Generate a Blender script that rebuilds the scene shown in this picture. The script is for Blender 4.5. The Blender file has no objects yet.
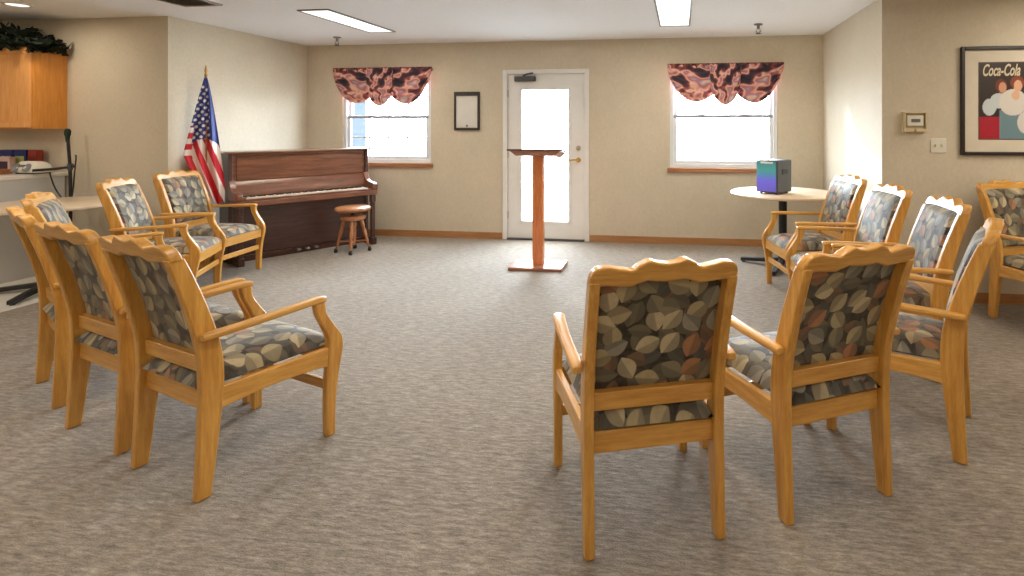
import bpy, bmesh, math, random
from mathutils import Vector, Matrix
random.seed(7)
C = bpy.context.scene.collection
PI = math.pi
R = math.radians

# ------------------------------------------------------------------ room dimensions
D = 6.53            # back wall
XL = -4.828         # left side wall
XR = 1.604          # right side wall
YK = 4.584          # kitchen wall facing the camera
YR = 4.675          # right wall facing the camera
H = 2.44
X0, X1, Y0 = -8.2, 5.2, -3.2

# ------------------------------------------------------------------ mesh helpers
def bx(bm, x0, x1, y0, y1, z0, z1, M=None):
    vs = []
    for x in (x0, x1):
        for y in (y0, y1):
            for z in (z0, z1):
                p = Vector((x, y, z))
                vs.append(bm.verts.new(M @ p if M else p))
    for f in ((0,1,3,2),(4,6,7,5),(0,4,5,1),(2,3,7,6),(0,2,6,4),(1,5,7,3)):
        bm.faces.new([vs[i] for i in f])

def loft(bm, secs, closed=False):
    """secs: list of rings (lists of points, same count)"""
    rings = [[bm.verts.new(p) for p in s] for s in secs]
    n = len(rings[0])
    m = len(rings)
    for i in range(m if closed else m-1):
        a, b = rings[i], rings[(i+1) % m]
        for j in range(n):
            bm.faces.new((a[j], a[(j+1) % n], b[(j+1) % n], b[j]))
    if not closed:
        bm.faces.new(list(reversed(rings[0])))
        bm.faces.new(rings[-1])

def prism(bm, pts, axis, a, b, fn=None):
    """extrude a 2D outline along axis ('x' -> pts are (y,z), 'y' -> (x,z), 'z' -> (x,y))"""
    def P(p, t):
        if axis == 'x': q = Vector((t, p[0], p[1]))
        elif axis == 'y': q = Vector((p[0], t, p[1]))
        else: q = Vector((p[0], p[1], t))
        return fn(q) if fn else q
    A = [bm.verts.new(P(p, a)) for p in pts]
    B = [bm.verts.new(P(p, b)) for p in pts]
    n = len(pts)
    bm.faces.new(list(reversed(A))); bm.faces.new(B)
    for j in range(n):
        bm.faces.new((A[j], A[(j+1) % n], B[(j+1) % n], B[j]))

def lathe(bm, prof, c=(0,0,0), n=24, M=None, closed=False):
    rings = []
    for r, z in prof:
        ring = []
        for k in range(n):
            p = Vector((c[0]+r*math.cos(2*PI*k/n), c[1]+r*math.sin(2*PI*k/n), c[2]+z))
            ring.append(M @ p if M else p)
        rings.append(ring)
    loft(bm, rings, closed)

def tube(bm, path, r, n=8, rfn=None):
    path = [Vector(p) for p in path]
    secs = []
    up = Vector((0,0,1))
    for i, p in enumerate(path):
        t = (path[min(i+1, len(path)-1)] - path[max(i-1, 0)]).normalized()
        a = t.cross(up)
        if a.length < 1e-3: a = t.cross(Vector((1,0,0)))
        a.normalize(); b = a.cross(t).normalized()
        rr = rfn(i/(len(path)-1)) if rfn else r
        secs.append([p + a*rr*math.cos(2*PI*k/n) + b*rr*math.sin(2*PI*k/n) for k in range(n)])
    loft(bm, secs)

def spline(pts, n=8):
    """Catmull-Rom through tuples"""
    out = []
    m = len(pts)
    for i in range(m-1):
        p0, p1, p2, p3 = pts[max(i-1,0)], pts[i], pts[i+1], pts[min(i+2,m-1)]
        for k in range(n):
            t = k/n
            out.append(tuple(.5*((2*b)+(-a+c)*t+(2*a-5*b+4*c-d)*t*t+(-a+3*b-3*c+d)*t**3) for a,b,c,d in zip(p0,p1,p2,p3)))
    out.append(tuple(pts[-1]))
    return out

def NB(): return bmesh.new()

def obj(name, bm, mat, parent=None, bevel=0, seg=2, smooth=True, uv=None, loc=None):
    bmesh.ops.recalc_face_normals(bm, faces=bm.faces)
    if uv:
        l = bm.loops.layers.uv.new('UVMap')
        for f in bm.faces:
            for lp in f.loops:
                c = lp.vert.co
                lp[l].uv = (c.x, c.y) if uv == 'xy' else (c.x, c.z)
    me = bpy.data.meshes.new(name)
    bm.to_mesh(me); bm.free()
    me.materials.append(mat)
    o = bpy.data.objects.new(name, me)
    C.objects.link(o)
    if parent: o.parent = parent
    if loc: o.location = loc
    if bevel:
        m = o.modifiers.new('bevel', 'BEVEL'); m.width = bevel; m.segments = seg
        m.limit_method = 'ANGLE'; m.angle_limit = R(35); m.harden_normals = False
    if smooth:
        for p in me.polygons: p.use_smooth = True
        try: me.set_sharp_from_angle(angle=R(38))
        except Exception: pass
    return o

def thing(name, label, cat, loc=(0,0,0), rotz=0, group=None):
    o = bpy.data.objects.new(name, None); C.objects.link(o)
    o.empty_display_size = .1
    o.location = loc; o.rotation_euler = (0,0,rotz)
    o['label'] = label; o['category'] = cat
    if group: o['group'] = group
    return o

def tag(o, label, cat, group=None):
    o['label'] = label; o['category'] = cat
    if group: o['group'] = group
    return o

def struct(name, bm, mat, parent=None, **k):
    k.setdefault('smooth', False)
    o = obj(name, bm, mat, parent, **k)
    if parent is None: o['kind'] = 'structure'
    return o

def struct_root(name, loc=(0,0,0)):
    o = bpy.data.objects.new(name, None); C.objects.link(o); o.location = loc; o['kind'] = 'structure'
    return o

# ------------------------------------------------------------------ material helpers
class NT:
    def __init__(s, name):
        s.m = bpy.data.materials.new(name); s.m.use_nodes = True
        s.t = s.m.node_tree; s.t.nodes.clear()
        s.out = s.n('ShaderNodeOutputMaterial')
    def n(s, typ, **k):
        x = s.t.nodes.new(typ)
        for a, b in k.items(): setattr(x, a, b)
        return x
    def l(s, a, b): s.t.links.new(a, b)
    def put(s, sock, v):
        if isinstance(v, bpy.types.NodeSocket): s.l(v, sock)
        elif v is not None: sock.default_value = v
    def math(s, op, a, b=None, c=None, clamp=False):
        x = s.n('ShaderNodeMath', operation=op); x.use_clamp = clamp
        for i, v in enumerate((a, b, c)): s.put(x.inputs[i], v) if v is not None else None
        return x.outputs[0]
    def vmath(s, op, a, b=None, scale=None):
        x = s.n('ShaderNodeVectorMath', operation=op)
        s.put(x.inputs[0], a)
        if b is not None: s.put(x.inputs[1], b)
        if scale is not None: s.put(x.inputs['Scale'], scale)
        return x.outputs[0]
    def mix(s, f, a, b, bt='MIX'):
        x = s.n('ShaderNodeMix', data_type='RGBA', blend_type=bt)
        s.put(x.inputs[0], f); s.put(x.inputs[6], a); s.put(x.inputs[7], b)
        return x.outputs[2]
    def ramp(s, f, stops, interp='LINEAR'):
        x = s.n('ShaderNodeValToRGB'); cr = x.color_ramp; cr.interpolation = interp
        while len(cr.elements) < len(stops): cr.elements.new(.5)
        for e, (p, c) in zip(cr.elements, stops): e.position = p; e.color = c if len(c) == 4 else (*c, 1)
        s.put(x.inputs[0], f); return x.outputs[0]
    def noise(s, vec, scale, detail=3, rough=.55, dim='3D'):
        x = s.n('ShaderNodeTexNoise', noise_dimensions=dim)
        s.put(x.inputs['Vector'], vec); x.inputs['Scale'].default_value = scale
        x.inputs['Detail'].default_value = detail; x.inputs['Roughness'].default_value = rough
        return x.outputs['Fac']
    def mapping(s, vec, scale=(1,1,1), rot=(0,0,0), loc=(0,0,0)):
        x = s.n('ShaderNodeMapping'); s.put(x.inputs['Vector'], vec)
        x.inputs['Scale'].default_value = scale; x.inputs['Rotation'].default_value = rot; x.inputs['Location'].default_value = loc
        return x.outputs[0]
    def coord(s, k='Object'): return s.n('ShaderNodeTexCoord').outputs[k]
    def bsdf(s, col, rough=.5, bump=None, bs=.3, bd=.01, metal=0, spec=None, **k):
        b = s.n('ShaderNodeBsdfPrincipled')
        s.put(b.inputs['Base Color'], col if isinstance(col, bpy.types.NodeSocket) else (*col[:3], 1))
        s.put(b.inputs['Roughness'], rough); b.inputs['Metallic'].default_value = metal
        if spec is not None: b.inputs['Specular IOR Level'].default_value = spec
        for a, v in k.items(): s.put(b.inputs[a.replace('_', ' ')], v)
        if bump is not None:
            u = s.n('ShaderNodeBump'); u.inputs['Strength'].default_value = bs; u.inputs['Distance'].default_value = bd
            s.l(bump, u.inputs['Height']); s.l(u.outputs[0], b.inputs['Normal'])
        s.l(b.outputs[0], s.out.inputs['Surface'])
        return s.m

def srgb(r, g, b):
    f = lambda c: (c/255/12.92) if c/255 <= .04045 else ((c/255+.055)/1.055)**2.4
    return (f(r), f(g), f(b))
def c4(r, g, b): return (*srgb(r, g, b), 1)

def mat_plain(name, col, rough=.5, var=.12, scale=12, **k):
    s = NT(name); v = s.coord()
    n = s.noise(v, scale, 4)
    a = tuple(c*(1-var) for c in col); b = tuple(min(1, c*(1+var)) for c in col)
    return s.bsdf(s.ramp(n, [(.3, a), (.7, b)]), rough, **k)

def mat_wood(name, dark, light, scale=(22, 22, 2.2), rough=.35, coat=0.35, ring=1.0):
    s = NT(name); v = s.coord()
    v1 = s.mapping(v, scale)
    n1 = s.noise(v1, 2.2, 5, .6)
    n2 = s.noise(s.mapping(v, tuple(q*3 for q in scale)), 4, 3, .6)
    f = s.math('ADD', s.math('MULTIPLY', n1, .75), s.math('MULTIPLY', n2, .25))
    col = s.ramp(f, [(.32, dark), (.68, light)])
    return s.bsdf(col, rough, bump=n2, bs=.08, bd=.004, Coat_Weight=coat, Coat_Roughness=.25)

def mat_wall(name, base, var=.07):
    s = NT(name); v = s.coord()
    fine = s.noise(s.mapping(v, (1, 1, .7)), 48, 4, .7)
    big = s.noise(v, 2.3, 4, .6)
    a = tuple(c*(1-var) for c in base); b = tuple(min(1, c*(1+var)) for c in base)
    f = s.math('ADD', s.math('MULTIPLY', fine, .6), s.math('MULTIPLY', big, .4))
    return s.bsdf(s.ramp(f, [(.36, a), (.64, b)]), .75, bump=fine, bs=.12, bd=.006)

def mat_carpet():
    s = NT('carpet'); v = s.coord()
    st = s.noise(s.mapping(v, (9, 38, 1), rot=(0, 0, R(4))), 1.5, 4, .65)      # streaky ribs
    sp = s.noise(v, 190, 2, .6)                                 # tuft speckle
    md = s.noise(s.mapping(v, (14, 30, 1)), 3.0, 3, .7)
    big = s.noise(v, .9, 3, .5)
    f = s.math('ADD', s.math('MULTIPLY', st, .45), s.math('ADD', s.math('MULTIPLY', sp, .2), s.math('ADD', s.math('MULTIPLY', md, .25), s.math('MULTIPLY', big, .1))))
    col = s.ramp(f, [(.36, srgb(86, 76, 66)), (.5, srgb(136, 124, 109)), (.64, srgb(180, 167, 150))])
    h = s.math('ADD', s.math('MULTIPLY', st, .6), s.math('MULTIPLY', sp, .4))
    return s.bsdf(col, .85, bump=h, bs=.55, bd=.012, spec=.3, Sheen_Weight=.25)

def mat_fabric():
    """leaf pattern: half-shaded leaves scattered at random angles on a dark ground"""
    s = NT('leaf_fabric'); uv = s.coord('UV')
    info = s.n('ShaderNodeObjectInfo')
    off = s.vmath('MULTIPLY', info.outputs['Random'], (37.0, 19.0, 0))
    base = s.vmath('ADD', s.vmath('SCALE', uv, scale=12.3), off)
    ns = s.noise(base, 3.0, 3, .6)
    col = s.ramp(ns, [(.35, srgb(40, 35, 29)), (.65, srgb(70, 62, 52))])
    pal1 = [(0, srgb(186, 168, 128)), (.3, srgb(142, 132, 104)), (.48, srgb(182, 126, 84)), (.62, srgb(158, 152, 136)), (.8, srgb(206, 188, 150))]
    pal2 = [(0, srgb(96, 89, 74)), (.3, srgb(124, 92, 66)), (.55, srgb(82, 80, 72)), (.8, srgb(112, 103, 80))]
    for k, (o, sc, pal, L, W) in enumerate([((3.3, 7.7, 0), 1.0, pal2, .62, .36), ((1.7, 5.1, 0), 1.05, pal2, .58, .34), ((0, 0, 0), 1.0, pal1, .58, .42)]):
        vv = s.vmath('ADD', s.vmath('SCALE', base, scale=sc), o)
        vo = s.n('ShaderNodeTexVoronoi', voronoi_dimensions='2D'); vo.inputs['Scale'].default_value = 1
        vo.inputs['Randomness'].default_value = .75
        s.l(vv, vo.inputs['Vector'])
        d = s.vmath('SUBTRACT', vv, vo.outputs['Position'])
        sep = s.n('ShaderNodeSeparateColor'); s.l(vo.outputs['Color'], sep.inputs[0])
        rot = s.n('ShaderNodeVectorRotate', rotation_type='Z_AXIS')
        s.l(d, rot.inputs['Vector']); s.l(s.math('MULTIPLY', sep.outputs[0], 6.283), rot.inputs['Angle'])
        xy = s.n('ShaderNodeSeparateXYZ'); s.l(rot.outputs[0], xy.inputs[0])
        x, y = xy.outputs[0], xy.outputs[1]
        q = s.math('DIVIDE', y, L)
        w = s.math('MULTIPLY', s.math('SUBTRACT', 1, s.math('MULTIPLY', q, q)), W)
        e = s.math('SUBTRACT', w, s.math('ABSOLUTE', x))
        m = s.math('MULTIPLY', e, 22, clamp=True)
        half = s.math('ADD', s.math('MULTIPLY', s.math('ADD', x, s.math('MULTIPLY', q, .06)), 18), .5, clamp=True)
        lc = s.ramp(sep.outputs[1], pal, 'CONSTANT')
        shade = s.mix(half, s.mix(.45, lc, (.05, .045, .04, 1)), lc)
        shade = s.mix(s.math('MULTIPLY', ns, .5), shade, (.09, .08, .065, 1))
        col = s.mix(m, col, shade)
    wv = s.noise(uv, 420, 2, .6)
    return s.bsdf(col, .62, bump=wv, bs=.15, bd=.002, Sheen_Weight=.22, Sheen_Roughness=.45, spec=.35)

def mat_emit(name, col, st):
    s = NT(name); e = s.n('ShaderNodeEmission'); e.inputs[0].default_value = (*col, 1); e.inputs[1].default_value = st
    s.l(e.outputs[0], s.out.inputs['Surface']); return s.m

def mat_glass(name):
    s = NT(name)
    t = s.n('ShaderNodeBsdfTransparent'); g = s.n('ShaderNodeBsdfGlossy'); g.inputs['Roughness'].default_value = .02
    t.inputs[0].default_value = (.97, .985, .99, 1)
    fr = s.n('ShaderNodeFresnel'); fr.inputs[0].default_value = 1.45
    mx = s.n('ShaderNodeMixShader'); s.l(s.math('MULTIPLY', fr.outputs[0], .5), mx.inputs[0])
    s.l(t.outputs[0], mx.inputs[1]); s.l(g.outputs[0], mx.inputs[2]); s.l(mx.outputs[0], s.out.inputs['Surface'])
    return s.m

def mat_attr(name, rough=.7, bump=False):
    s = NT(name); a = s.n('ShaderNodeVertexColor'); a.layer_name = 'Col'
    return s.bsdf(a.outputs[0], rough)

def mat_swag():
    s = NT('swag_fabric'); uv = s.coord('UV')
    n = s.noise(uv, 3.0, 4, .6)
    dist = s.vmath('ADD', s.mapping(uv, (1.3, 3.4, 1)), s.vmath('SCALE', s.n('ShaderNodeTexNoise').outputs['Color'], scale=.5))
    w0 = s.noise(s.mapping(uv, (7.5, 5.5, 1)), .95, 1.5, .5)
    sx = s.n('ShaderNodeSeparateXYZ'); s.l(uv, sx.inputs[0])
    w = s.math('ADD', s.math('MULTIPLY', s.math('SUBTRACT', w0, .5), 1.5), s.math('ADD', .40, s.math('MULTIPLY', sx.outputs[1], .22)))
    col = s.ramp(w, [(.26, srgb(36, 36, 52)), (.36, srgb(84, 40, 52)), (.43, srgb(164, 84, 84)), (.48, srgb(226, 190, 168)),
                     (.54, srgb(214, 156, 146)), (.60, srgb(184, 104, 104)), (.67, srgb(150, 142, 168)), (.76, srgb(222, 188, 170))])
    return s.bsdf(col, .8, Sheen_Weight=.2)

M = {}
M['wall'] = mat_wall('beige_wallpaper', srgb(206, 195, 174))
M['ceiling'] = mat_plain('ceiling_paint', srgb(238, 238, 240), .9, var=.03, scale=60)
M['carpet'] = mat_carpet()
M['vinyl'] = mat_plain('vinyl_floor', srgb(226, 222, 214), .4, var=.04, scale=6)
M['oak'] = mat_wood('honey_oak', srgb(182, 124, 46), srgb(222, 168, 82), rough=.36)
M['oak_x'] = mat_wood('honey_oak_crosswise', srgb(186, 128, 50), srgb(224, 170, 86), scale=(2.2, 22, 22), rough=.36)
M['oak_y'] = mat_wood('honey_oak_lengthwise', srgb(192, 134, 56), srgb(228, 176, 92), scale=(22, 2.2, 22), rough=.33)
M['fabric'] = mat_fabric()
M['base'] = mat_wood('baseboard_oak', srgb(150, 102, 58), srgb(182, 132, 82), scale=(1.2, 1.2, 20), rough=.45)
M['sill'] = mat_wood('sill_oak', srgb(140, 88, 52), srgb(178, 122, 80), scale=(2, 20, 20), rough=.4)
M['white'] = mat_plain('white_paint', srgb(232, 232, 230), .4, var=.02)
M['vinylwhite'] = mat_plain('white_vinyl', srgb(226, 230, 234), .35, var=.02)
M['greyrail'] = mat_plain('grey_rail', srgb(150, 158, 166), .4, var=.04)
M['glass'] = mat_glass('window_glass')
M['piano'] = mat_wood('walnut', srgb(84, 48, 33), srgb(140, 90, 64), scale=(1.6, 16, 16), rough=.28, coat=.4)
M['piano_v'] = mat_wood('walnut_dark', srgb(54, 31, 24), srgb(90, 54, 42), scale=(1.6, 16, 16), rough=.3, coat=.3)
M['piano_lid'] = mat_wood('polished_walnut', srgb(110, 74, 58), srgb(158, 116, 94), scale=(1.6, 16, 16), rough=.22, coat=1.0)
M['ivory'] = mat_plain('ivory', srgb(226, 218, 200), .3, var=.03)
M['ebony'] = mat_plain('ebony', srgb(24, 22, 22), .3)
M['brass'] = mat_plain('brass', srgb(196, 160, 96), .3, metal=1)
M['nickel'] = mat_plain('nickel', srgb(190, 184, 172), .3, metal=1)
M['black'] = mat_plain('black_metal', srgb(26, 26, 28), .45)
M['darkgrey'] = mat_plain('dark_grey_plastic', srgb(72, 74, 78), .5)
M['grey'] = mat_plain('grey_plastic', srgb(128, 130, 134), .5)
M['stoolwood'] = mat_wood('stool_oak', srgb(146, 88, 50), srgb(192, 132, 84), scale=(4, 20, 20), rough=.35)
M['stoolleg'] = mat_wood('stool_leg_oak', srgb(138, 82, 44), srgb(186, 122, 72), rough=.35)
M['lectern'] = mat_wood('reddish_oak', srgb(190, 104, 52), srgb(226, 140, 80), rough=.3, coat=.4)
M['lecterntop'] = mat_wood('lectern_top_oak', srgb(140, 86, 62), srgb(182, 124, 98), scale=(2.2, 22, 22), rough=.3, coat=.4)
M['maple'] = mat_wood('maple_laminate', srgb(222, 198, 168), srgb(238, 218, 192), scale=(2, 14, 14), rough=.3)
M['cabinet'] = mat_wood('cabinet_oak', srgb(196, 124, 40), srgb(226, 154, 66), rough=.4)
M['cabinetdoor'] = mat_wood('cabinet_door_oak', srgb(222, 150, 76), srgb(244, 180, 112), rough=.4)
M['counter'] = mat_plain('grey_laminate', srgb(206, 206, 206), .45, var=.03, scale=3)
M['countertop'] = mat_plain('countertop_laminate', srgb(220, 216, 208), .35, var=.04, scale=40)
M['lamp'] = mat_emit('light_diffuser', (1.0, .97, .92), 1.6)
M['lamp_dim'] = mat_emit('downlight_lens', (1.0, .95, .88), 1.5)
M['trimgrey'] = mat_plain('fixture_frame', srgb(120, 118, 116), .5)
M['ventmetal'] = mat_plain('vent_metal', srgb(158, 150, 140), .6)
M['swag'] = mat_swag()
M['attr'] = mat_attr('printed_cloth', .7)
M['print'] = mat_attr('printed_paper', .35)
M['paper'] = mat_plain('paper', srgb(222, 220, 214), .7, var=.04, scale=8)
M['frame'] = mat_plain('dark_frame', srgb(40, 32, 30), .4)
M['matboard'] = mat_plain('mat_board', srgb(214, 204, 186), .8, var=.03)
M['beigeplastic'] = mat_plain('beige_plastic', srgb(206, 190, 154), .5, var=.03)
M['whiteplastic'] = mat_plain('white_plastic', srgb(226, 222, 208), .45, var=.03)
M['lcd'] = mat_plain('lcd', srgb(104, 104, 98), .3)
M['ivy'] = mat_plain('ivy_leaves', srgb(24, 32, 22), .7, var=.6, scale=18, spec=.2)
M['cream'] = mat_plain('cream_ink', srgb(214, 200, 172), .6)

# ------------------------------------------------------------------ the room
W1 = (-4.325, -3.125, .93, 2.11)
W2 = (-.135, 1.10, .905, 2.10)
DR = (-2.165, -1.125, 0, 2.075)
T = .16
b = NB(); bx(b, X0, X1, Y0, D+T, -.1, 0)
struct('floor', b, M['carpet'])
b = NB(); bx(b, X0, X1, Y0, D+T, H, H+.1)
struct('ceiling', b, M['ceiling'])
b = NB()
xs = [XL-T, W1[0], W1[1], DR[0], DR[1], W2[0], W2[1], XR+T]
bx(b, xs[0], xs[1], D, D+T, 0, H); bx(b, xs[2], xs[3], D, D+T, 0, H); bx(b, xs[4], xs[5], D, D+T, 0, H); bx(b, xs[6], xs[7], D, D+T, 0, H)
bx(b, xs[1], xs[2], D, D+T, 0, W1[2]); bx(b, xs[1], xs[2], D, D+T, W1[3], H)
bx(b, xs[5], xs[6], D, D+T, 0, W2[2]); bx(b, xs[5], xs[6], D, D+T, W2[3], H)
bx(b, xs[3], xs[4], D, D+T, DR[3], H)
struct('wall_back', b, M['wall'])
b = NB(); bx(b, XL-T, XL, YK+.0, D, 0, H); struct('wall_left', b, M['wall'])
b = NB(); bx(b, XR, XR+T, YR, D, 0, H); struct('wall_right', b, M['wall'])
b = NB(); bx(b, X0, XL-T, YK, YK+T, 0, H); struct('wall_kitchen', b, M['wall'])
b = NB(); bx(b, XR+T, X1, YR, YR+T, 0, H); struct('wall_front_right', b, M['wall'])
b = NB(); bx(b, X0-T, X0, Y0, YK, 0, H); struct('wall_far_left', b, M['wall'])
b = NB(); bx(b, X1, X1+T, Y0, YR, 0, H); struct('wall_far_right', b, M['wall'])
b = NB(); bx(b, X0, X1, Y0-T, Y0, 0, H); struct('wall_rear', b, M['wall'])
b = NB(); bx(b, X0, -5.04, 3.30, YK, 0, .004); struct('floor_kitchen', b, M['vinyl'])

def baseboard(name, pts):
    b = NB()
    for (xa, ya, xb, yb) in pts:
        d = Vector((xb-xa, yb-ya, 0)); L = d.length; d.normalize()
        Mx = Matrix.Translation((xa, ya, 0)) @ Matrix.Rotation(math.atan2(d.y, d.x), 4, 'Z')
        bx(b, 0, L, -.012, 0, 0, .072, Mx)
        bx(b, 0, L, -.008, 0, .072, .08, Mx)
    struct(name, b, M['base'])
baseboard('baseboard_back', [(XL, D, -2.195, D), (-1.095, D, XR, D)])
baseboard('baseboard_left', [(XL, YK, XL, D)])
baseboard('baseboard_right', [(XR, D, XR, YR)])
baseboard('baseboard_front_right', [(XR, YR, X1, YR)])
baseboard('baseboard_kitchen', [(-5.93, YK, XL, YK)])

# ------------------------------------------------------------------ windows
def window(n, W, grid):
    x0, x1, z0, z1 = W
    r = struct_root('window_%d' % n)
    y = D
    b = NB()
    f = .045
    bx(b, x0, x0+f, y+.015, y+.12, z0, z1); bx(b, x1-f, x1, y+.015, y+.12, z0, z1)
    bx(b, x0+f, x1-f, y+.015, y+.12, z1-f, z1); bx(b, x0+f, x1-f, y+.015, y+.12, z0, z0+f)
    obj('window_frame', b, M['vinylwhite'], r, bevel=.004, smooth=False)
    zm = 1.505
    for nm, za, zb, yy in (('upper_sash', zm-.01, z1-f, y+.075), ('lower_sash', z0+f, zm+.022, y+.035)):
        s_ = .038
        b = NB()
        bx(b, x0+f, x0+f+s_, yy, yy+.035, za, zb); bx(b, x1-f-s_, x1-f, yy, yy+.035, za, zb)
        bx(b, x0+f+s_, x1-f-s_, yy, yy+.035, za, za+s_)
        if nm == 'upper_sash': bx(b, x0+f+s_, x1-f-s_, yy, yy+.035, zb-s_, zb)
        sash = obj(nm, b, M['vinylwhite'], r, bevel=.003, smooth=False)
        b = NB(); bx(b, x0+f+s_, x1-f-s_, yy+.014, yy+.018, za+s_, zb-(s_ if nm == 'upper_sash' else .03))
        obj('pane', b, M['glass'], sash, smooth=False)
        if grid:
            b = NB()
            xa, xb = x0+f+s_, x1-f-s_
            for k in (1, 2, 3):
                xx = xa+(xb-xa)*k/4; bx(b, xx-.010, xx+.010, yy+.010, yy+.0225, za+s_, zb-.03)
            zz = (za+zb)/2; bx(b, xa, xb, yy+.0095, yy+.0228, zz-.010, zz+.010)
            obj('muntin', b, M['vinylwhite'], sash, smooth=False)
    b = NB(); bx(b, x0+f, x1-f, y+.028, y+.075, zm-.012, zm+.022)
    for k in (.3, .7):
        xx = x0+(x1-x0)*k; bx(b, xx-.03, xx+.03, y+.02, y+.05, zm+.022, zm+.034)
    obj('meeting_rail', b, M['greyrail'], r, bevel=.003, smooth=False)
    b = NB(); bx(b, x0-.03, x1+.03, y-.035, y-.001, z0-.055, z0-.002); 
    obj('window_sill', b, M['sill'], r, bevel=.006)
window(1, W1, True)
window(2, W2, False)

# ------------------------------------------------------------------ door
dr = struct_root('door_1')
b = NB(); t = .055
bx(b, DR[0]-.02, DR[0]+t-.02, D-.018, D+.1, 0, DR[3]+.015); bx(b, DR[1]-t+.02, DR[1]+.02, D-.018, D+.1, 0, DR[3]+.015)
bx(b, DR[0]+t-.02, DR[1]-t+.02, D-.018, D+.1, DR[3]-.04, DR[3]+.015)
bx(b, DR[0]+t-.02, DR[0]+t+.01, D+.061, D+.1, .019, DR[3]-.04); bx(b, DR[1]-t-.01, DR[1]-t+.02, D+.061, D+.1, .019, DR[3]-.04); bx(b, DR[0]+t+.01, DR[1]-t-.01, D+.061, D+.1, DR[3]-.075, DR[3]-.04)
obj('door_frame', b, M['white'], dr, bevel=.005, smooth=False)
sx0, sx1 = DR[0]+t-.02+.004, DR[1]-t+.02-.004
gx0, gx1, gz0, gz1 = -1.955, -1.355, .225, 1.845
b = NB(); ya, yb = D+.015, D+.06
bx(b, sx0, gx0, ya, yb, .019, 2.034); bx(b, gx1, sx1, ya, yb, .019, 2.034)
bx(b, gx0, gx1, ya, yb, .019, gz0); bx(b, gx0, gx1, ya, yb, gz1, 2.034)
slab = obj('door_slab', b, M['white'], dr, smooth=False)
b = NB(); w = .03
bx(b, gx0-w, gx0+.008, ya-.012, ya, gz0-w, gz1+w); bx(b, gx1-.008, gx1+w, ya-.012, ya, gz0-w, gz1+w)
bx(b, gx0+.008, gx1-.008, ya-.012, ya, gz0-w, gz0+.008); bx(b, gx0+.008, gx1-.008, ya-.012, ya, gz1-.008, gz1+w)
obj('glass_trim', b, M['white'], slab, bevel=.004, smooth=False)
b = NB(); bx(b, gx0, gx1, ya+.02, ya+.025, gz0, gz1); obj('pane', b, M['glass'], slab, smooth=False)
b = NB()
lathe(b, [(.001, 0), (.03, 0), (.03, .008), (.014, .012), (.014, .045), (.001, .045)], n=16, M=Matrix.Translation((sx1-.075, ya, .985)) @ Matrix.Rotation(R(90), 4, 'X'))
tube(b, [(sx1-.075, ya-.042, .985), (sx1-.12, ya-.045, .987), (sx1-.185, ya-.042, .978)], .010)
obj('door_handle', b, M['brass'], slab)
b = NB(); lathe(b, [(.001, 0), (.03, 0), (.028, .014), (.001, .018)], n=16, M=Matrix.Translation((sx1-.075, ya, 1.13)) @ Matrix.Rotation(R(90), 4, 'X'))
obj('deadbolt', b, M['nickel'], slab)
b = NB(); bx(b, -2.03, -1.77, ya-.055, ya, 1.945, 2.005)
bx(b, -1.925, -1.895, ya-.05, ya-.03, 2.005, 2.02)
tube(b, [(-1.91, ya-.04, 2.02), (-1.85, ya-.09, 2.03), (-1.80, ya-.035, 2.045)], .011)
obj('door_closer', b, M['darkgrey'], dr, bevel=.004)
b = NB(); bx(b, sx0, sx1, D-.03, D+.15, 0, .0185); obj('threshold', b, M['darkgrey'], dr, smooth=False)
b = NB()
for z in (.3, 1.05, 1.8): bx(b, sx0-.007, sx0+.007, ya-.012, ya, z-.045, z+.045)
obj('hinge', b, M['nickel'], dr, smooth=False)

# ------------------------------------------------------------------ ceiling fixtures
def troffer(x0, x1, y0, y1, label):
    cx, cy = (x0+x1)/2, (y0+y1)/2
    t = thing('ceiling_light', label, 'ceiling light', (cx, cy, H), 0, 'fluorescent ceiling panels')
    hx, hy = (x1-x0)/2, (y1-y0)/2
    b = NB(); f = .014
    bx(b, -hx-f, -hx, -hy-f, hy+f, -.012, 0); bx(b, hx, hx+f, -hy-f, hy+f, -.012, 0)
    bx(b, -hx, hx, -hy-f, -hy, -.012, 0); bx(b, -hx, hx, hy, hy+f, -.012, 0)
    obj('frame', b, M['trimgrey'], t, smooth=False)
    b = NB(); bx(b, -hx, hx, -hy, hy, -.006, 0)
    obj('diffuser', b, M['lamp'], t, smooth=False)
troffer(-3.41, -3.13, 4.51, 5.64, 'long white lit ceiling panel above the piano side, left of the two')
troffer(-.21, .075, 4.46, 5.70, 'lit rectangular ceiling panel with dark frame in front of the right window')

def sprinkler(x, y, label):
    t = thing('sprinkler', label, 'sprinkler', (x, y, H), 0, 'ceiling sprinkler heads')
    b = NB(); lathe(b, [(.001, 0), (.045, 0), (.04, -.012), (.016, -.016), (.014, -.05), (.001, -.05)], n=16)
    obj('escutcheon', b, M['grey'], t)
    b = NB()
    for s in (-1, 1): tube(b, [(0.012*s, 0, -.05), (.024*s, 0, -.07), (.004*s, 0, -.095)], .004, 6)
    lathe(b, [(.001, -.095), (.028, -.095), (.028, -.1), (.001, -.1)], n=12)
    obj('deflector', b, M['darkgrey'], t)
sprinkler(-4.0, 5.93, 'small grey sprinkler head on ceiling above the left window')
sprinkler(.78, 5.76, 'small grey sprinkler head on ceiling above the right window')
t = thing('ceiling_vent', 'grey slatted air vent in ceiling near the top left edge', 'vent', (-4.08, 3.98, H))
b = NB(); bx(b, -.17, .17, -.21, .21, -.004, 0); obj('backing', b, M['trimgrey'], t, smooth=False)
b = NB()
bx(b, -.18, -.15, -.23, .23, -.014, 0); bx(b, .15, .18, -.23, .23, -.014, 0); bx(b, -.15, .15, -.23, -.2, -.014, 0); bx(b, -.15, .15, .2, .23, -.014, 0)
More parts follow.
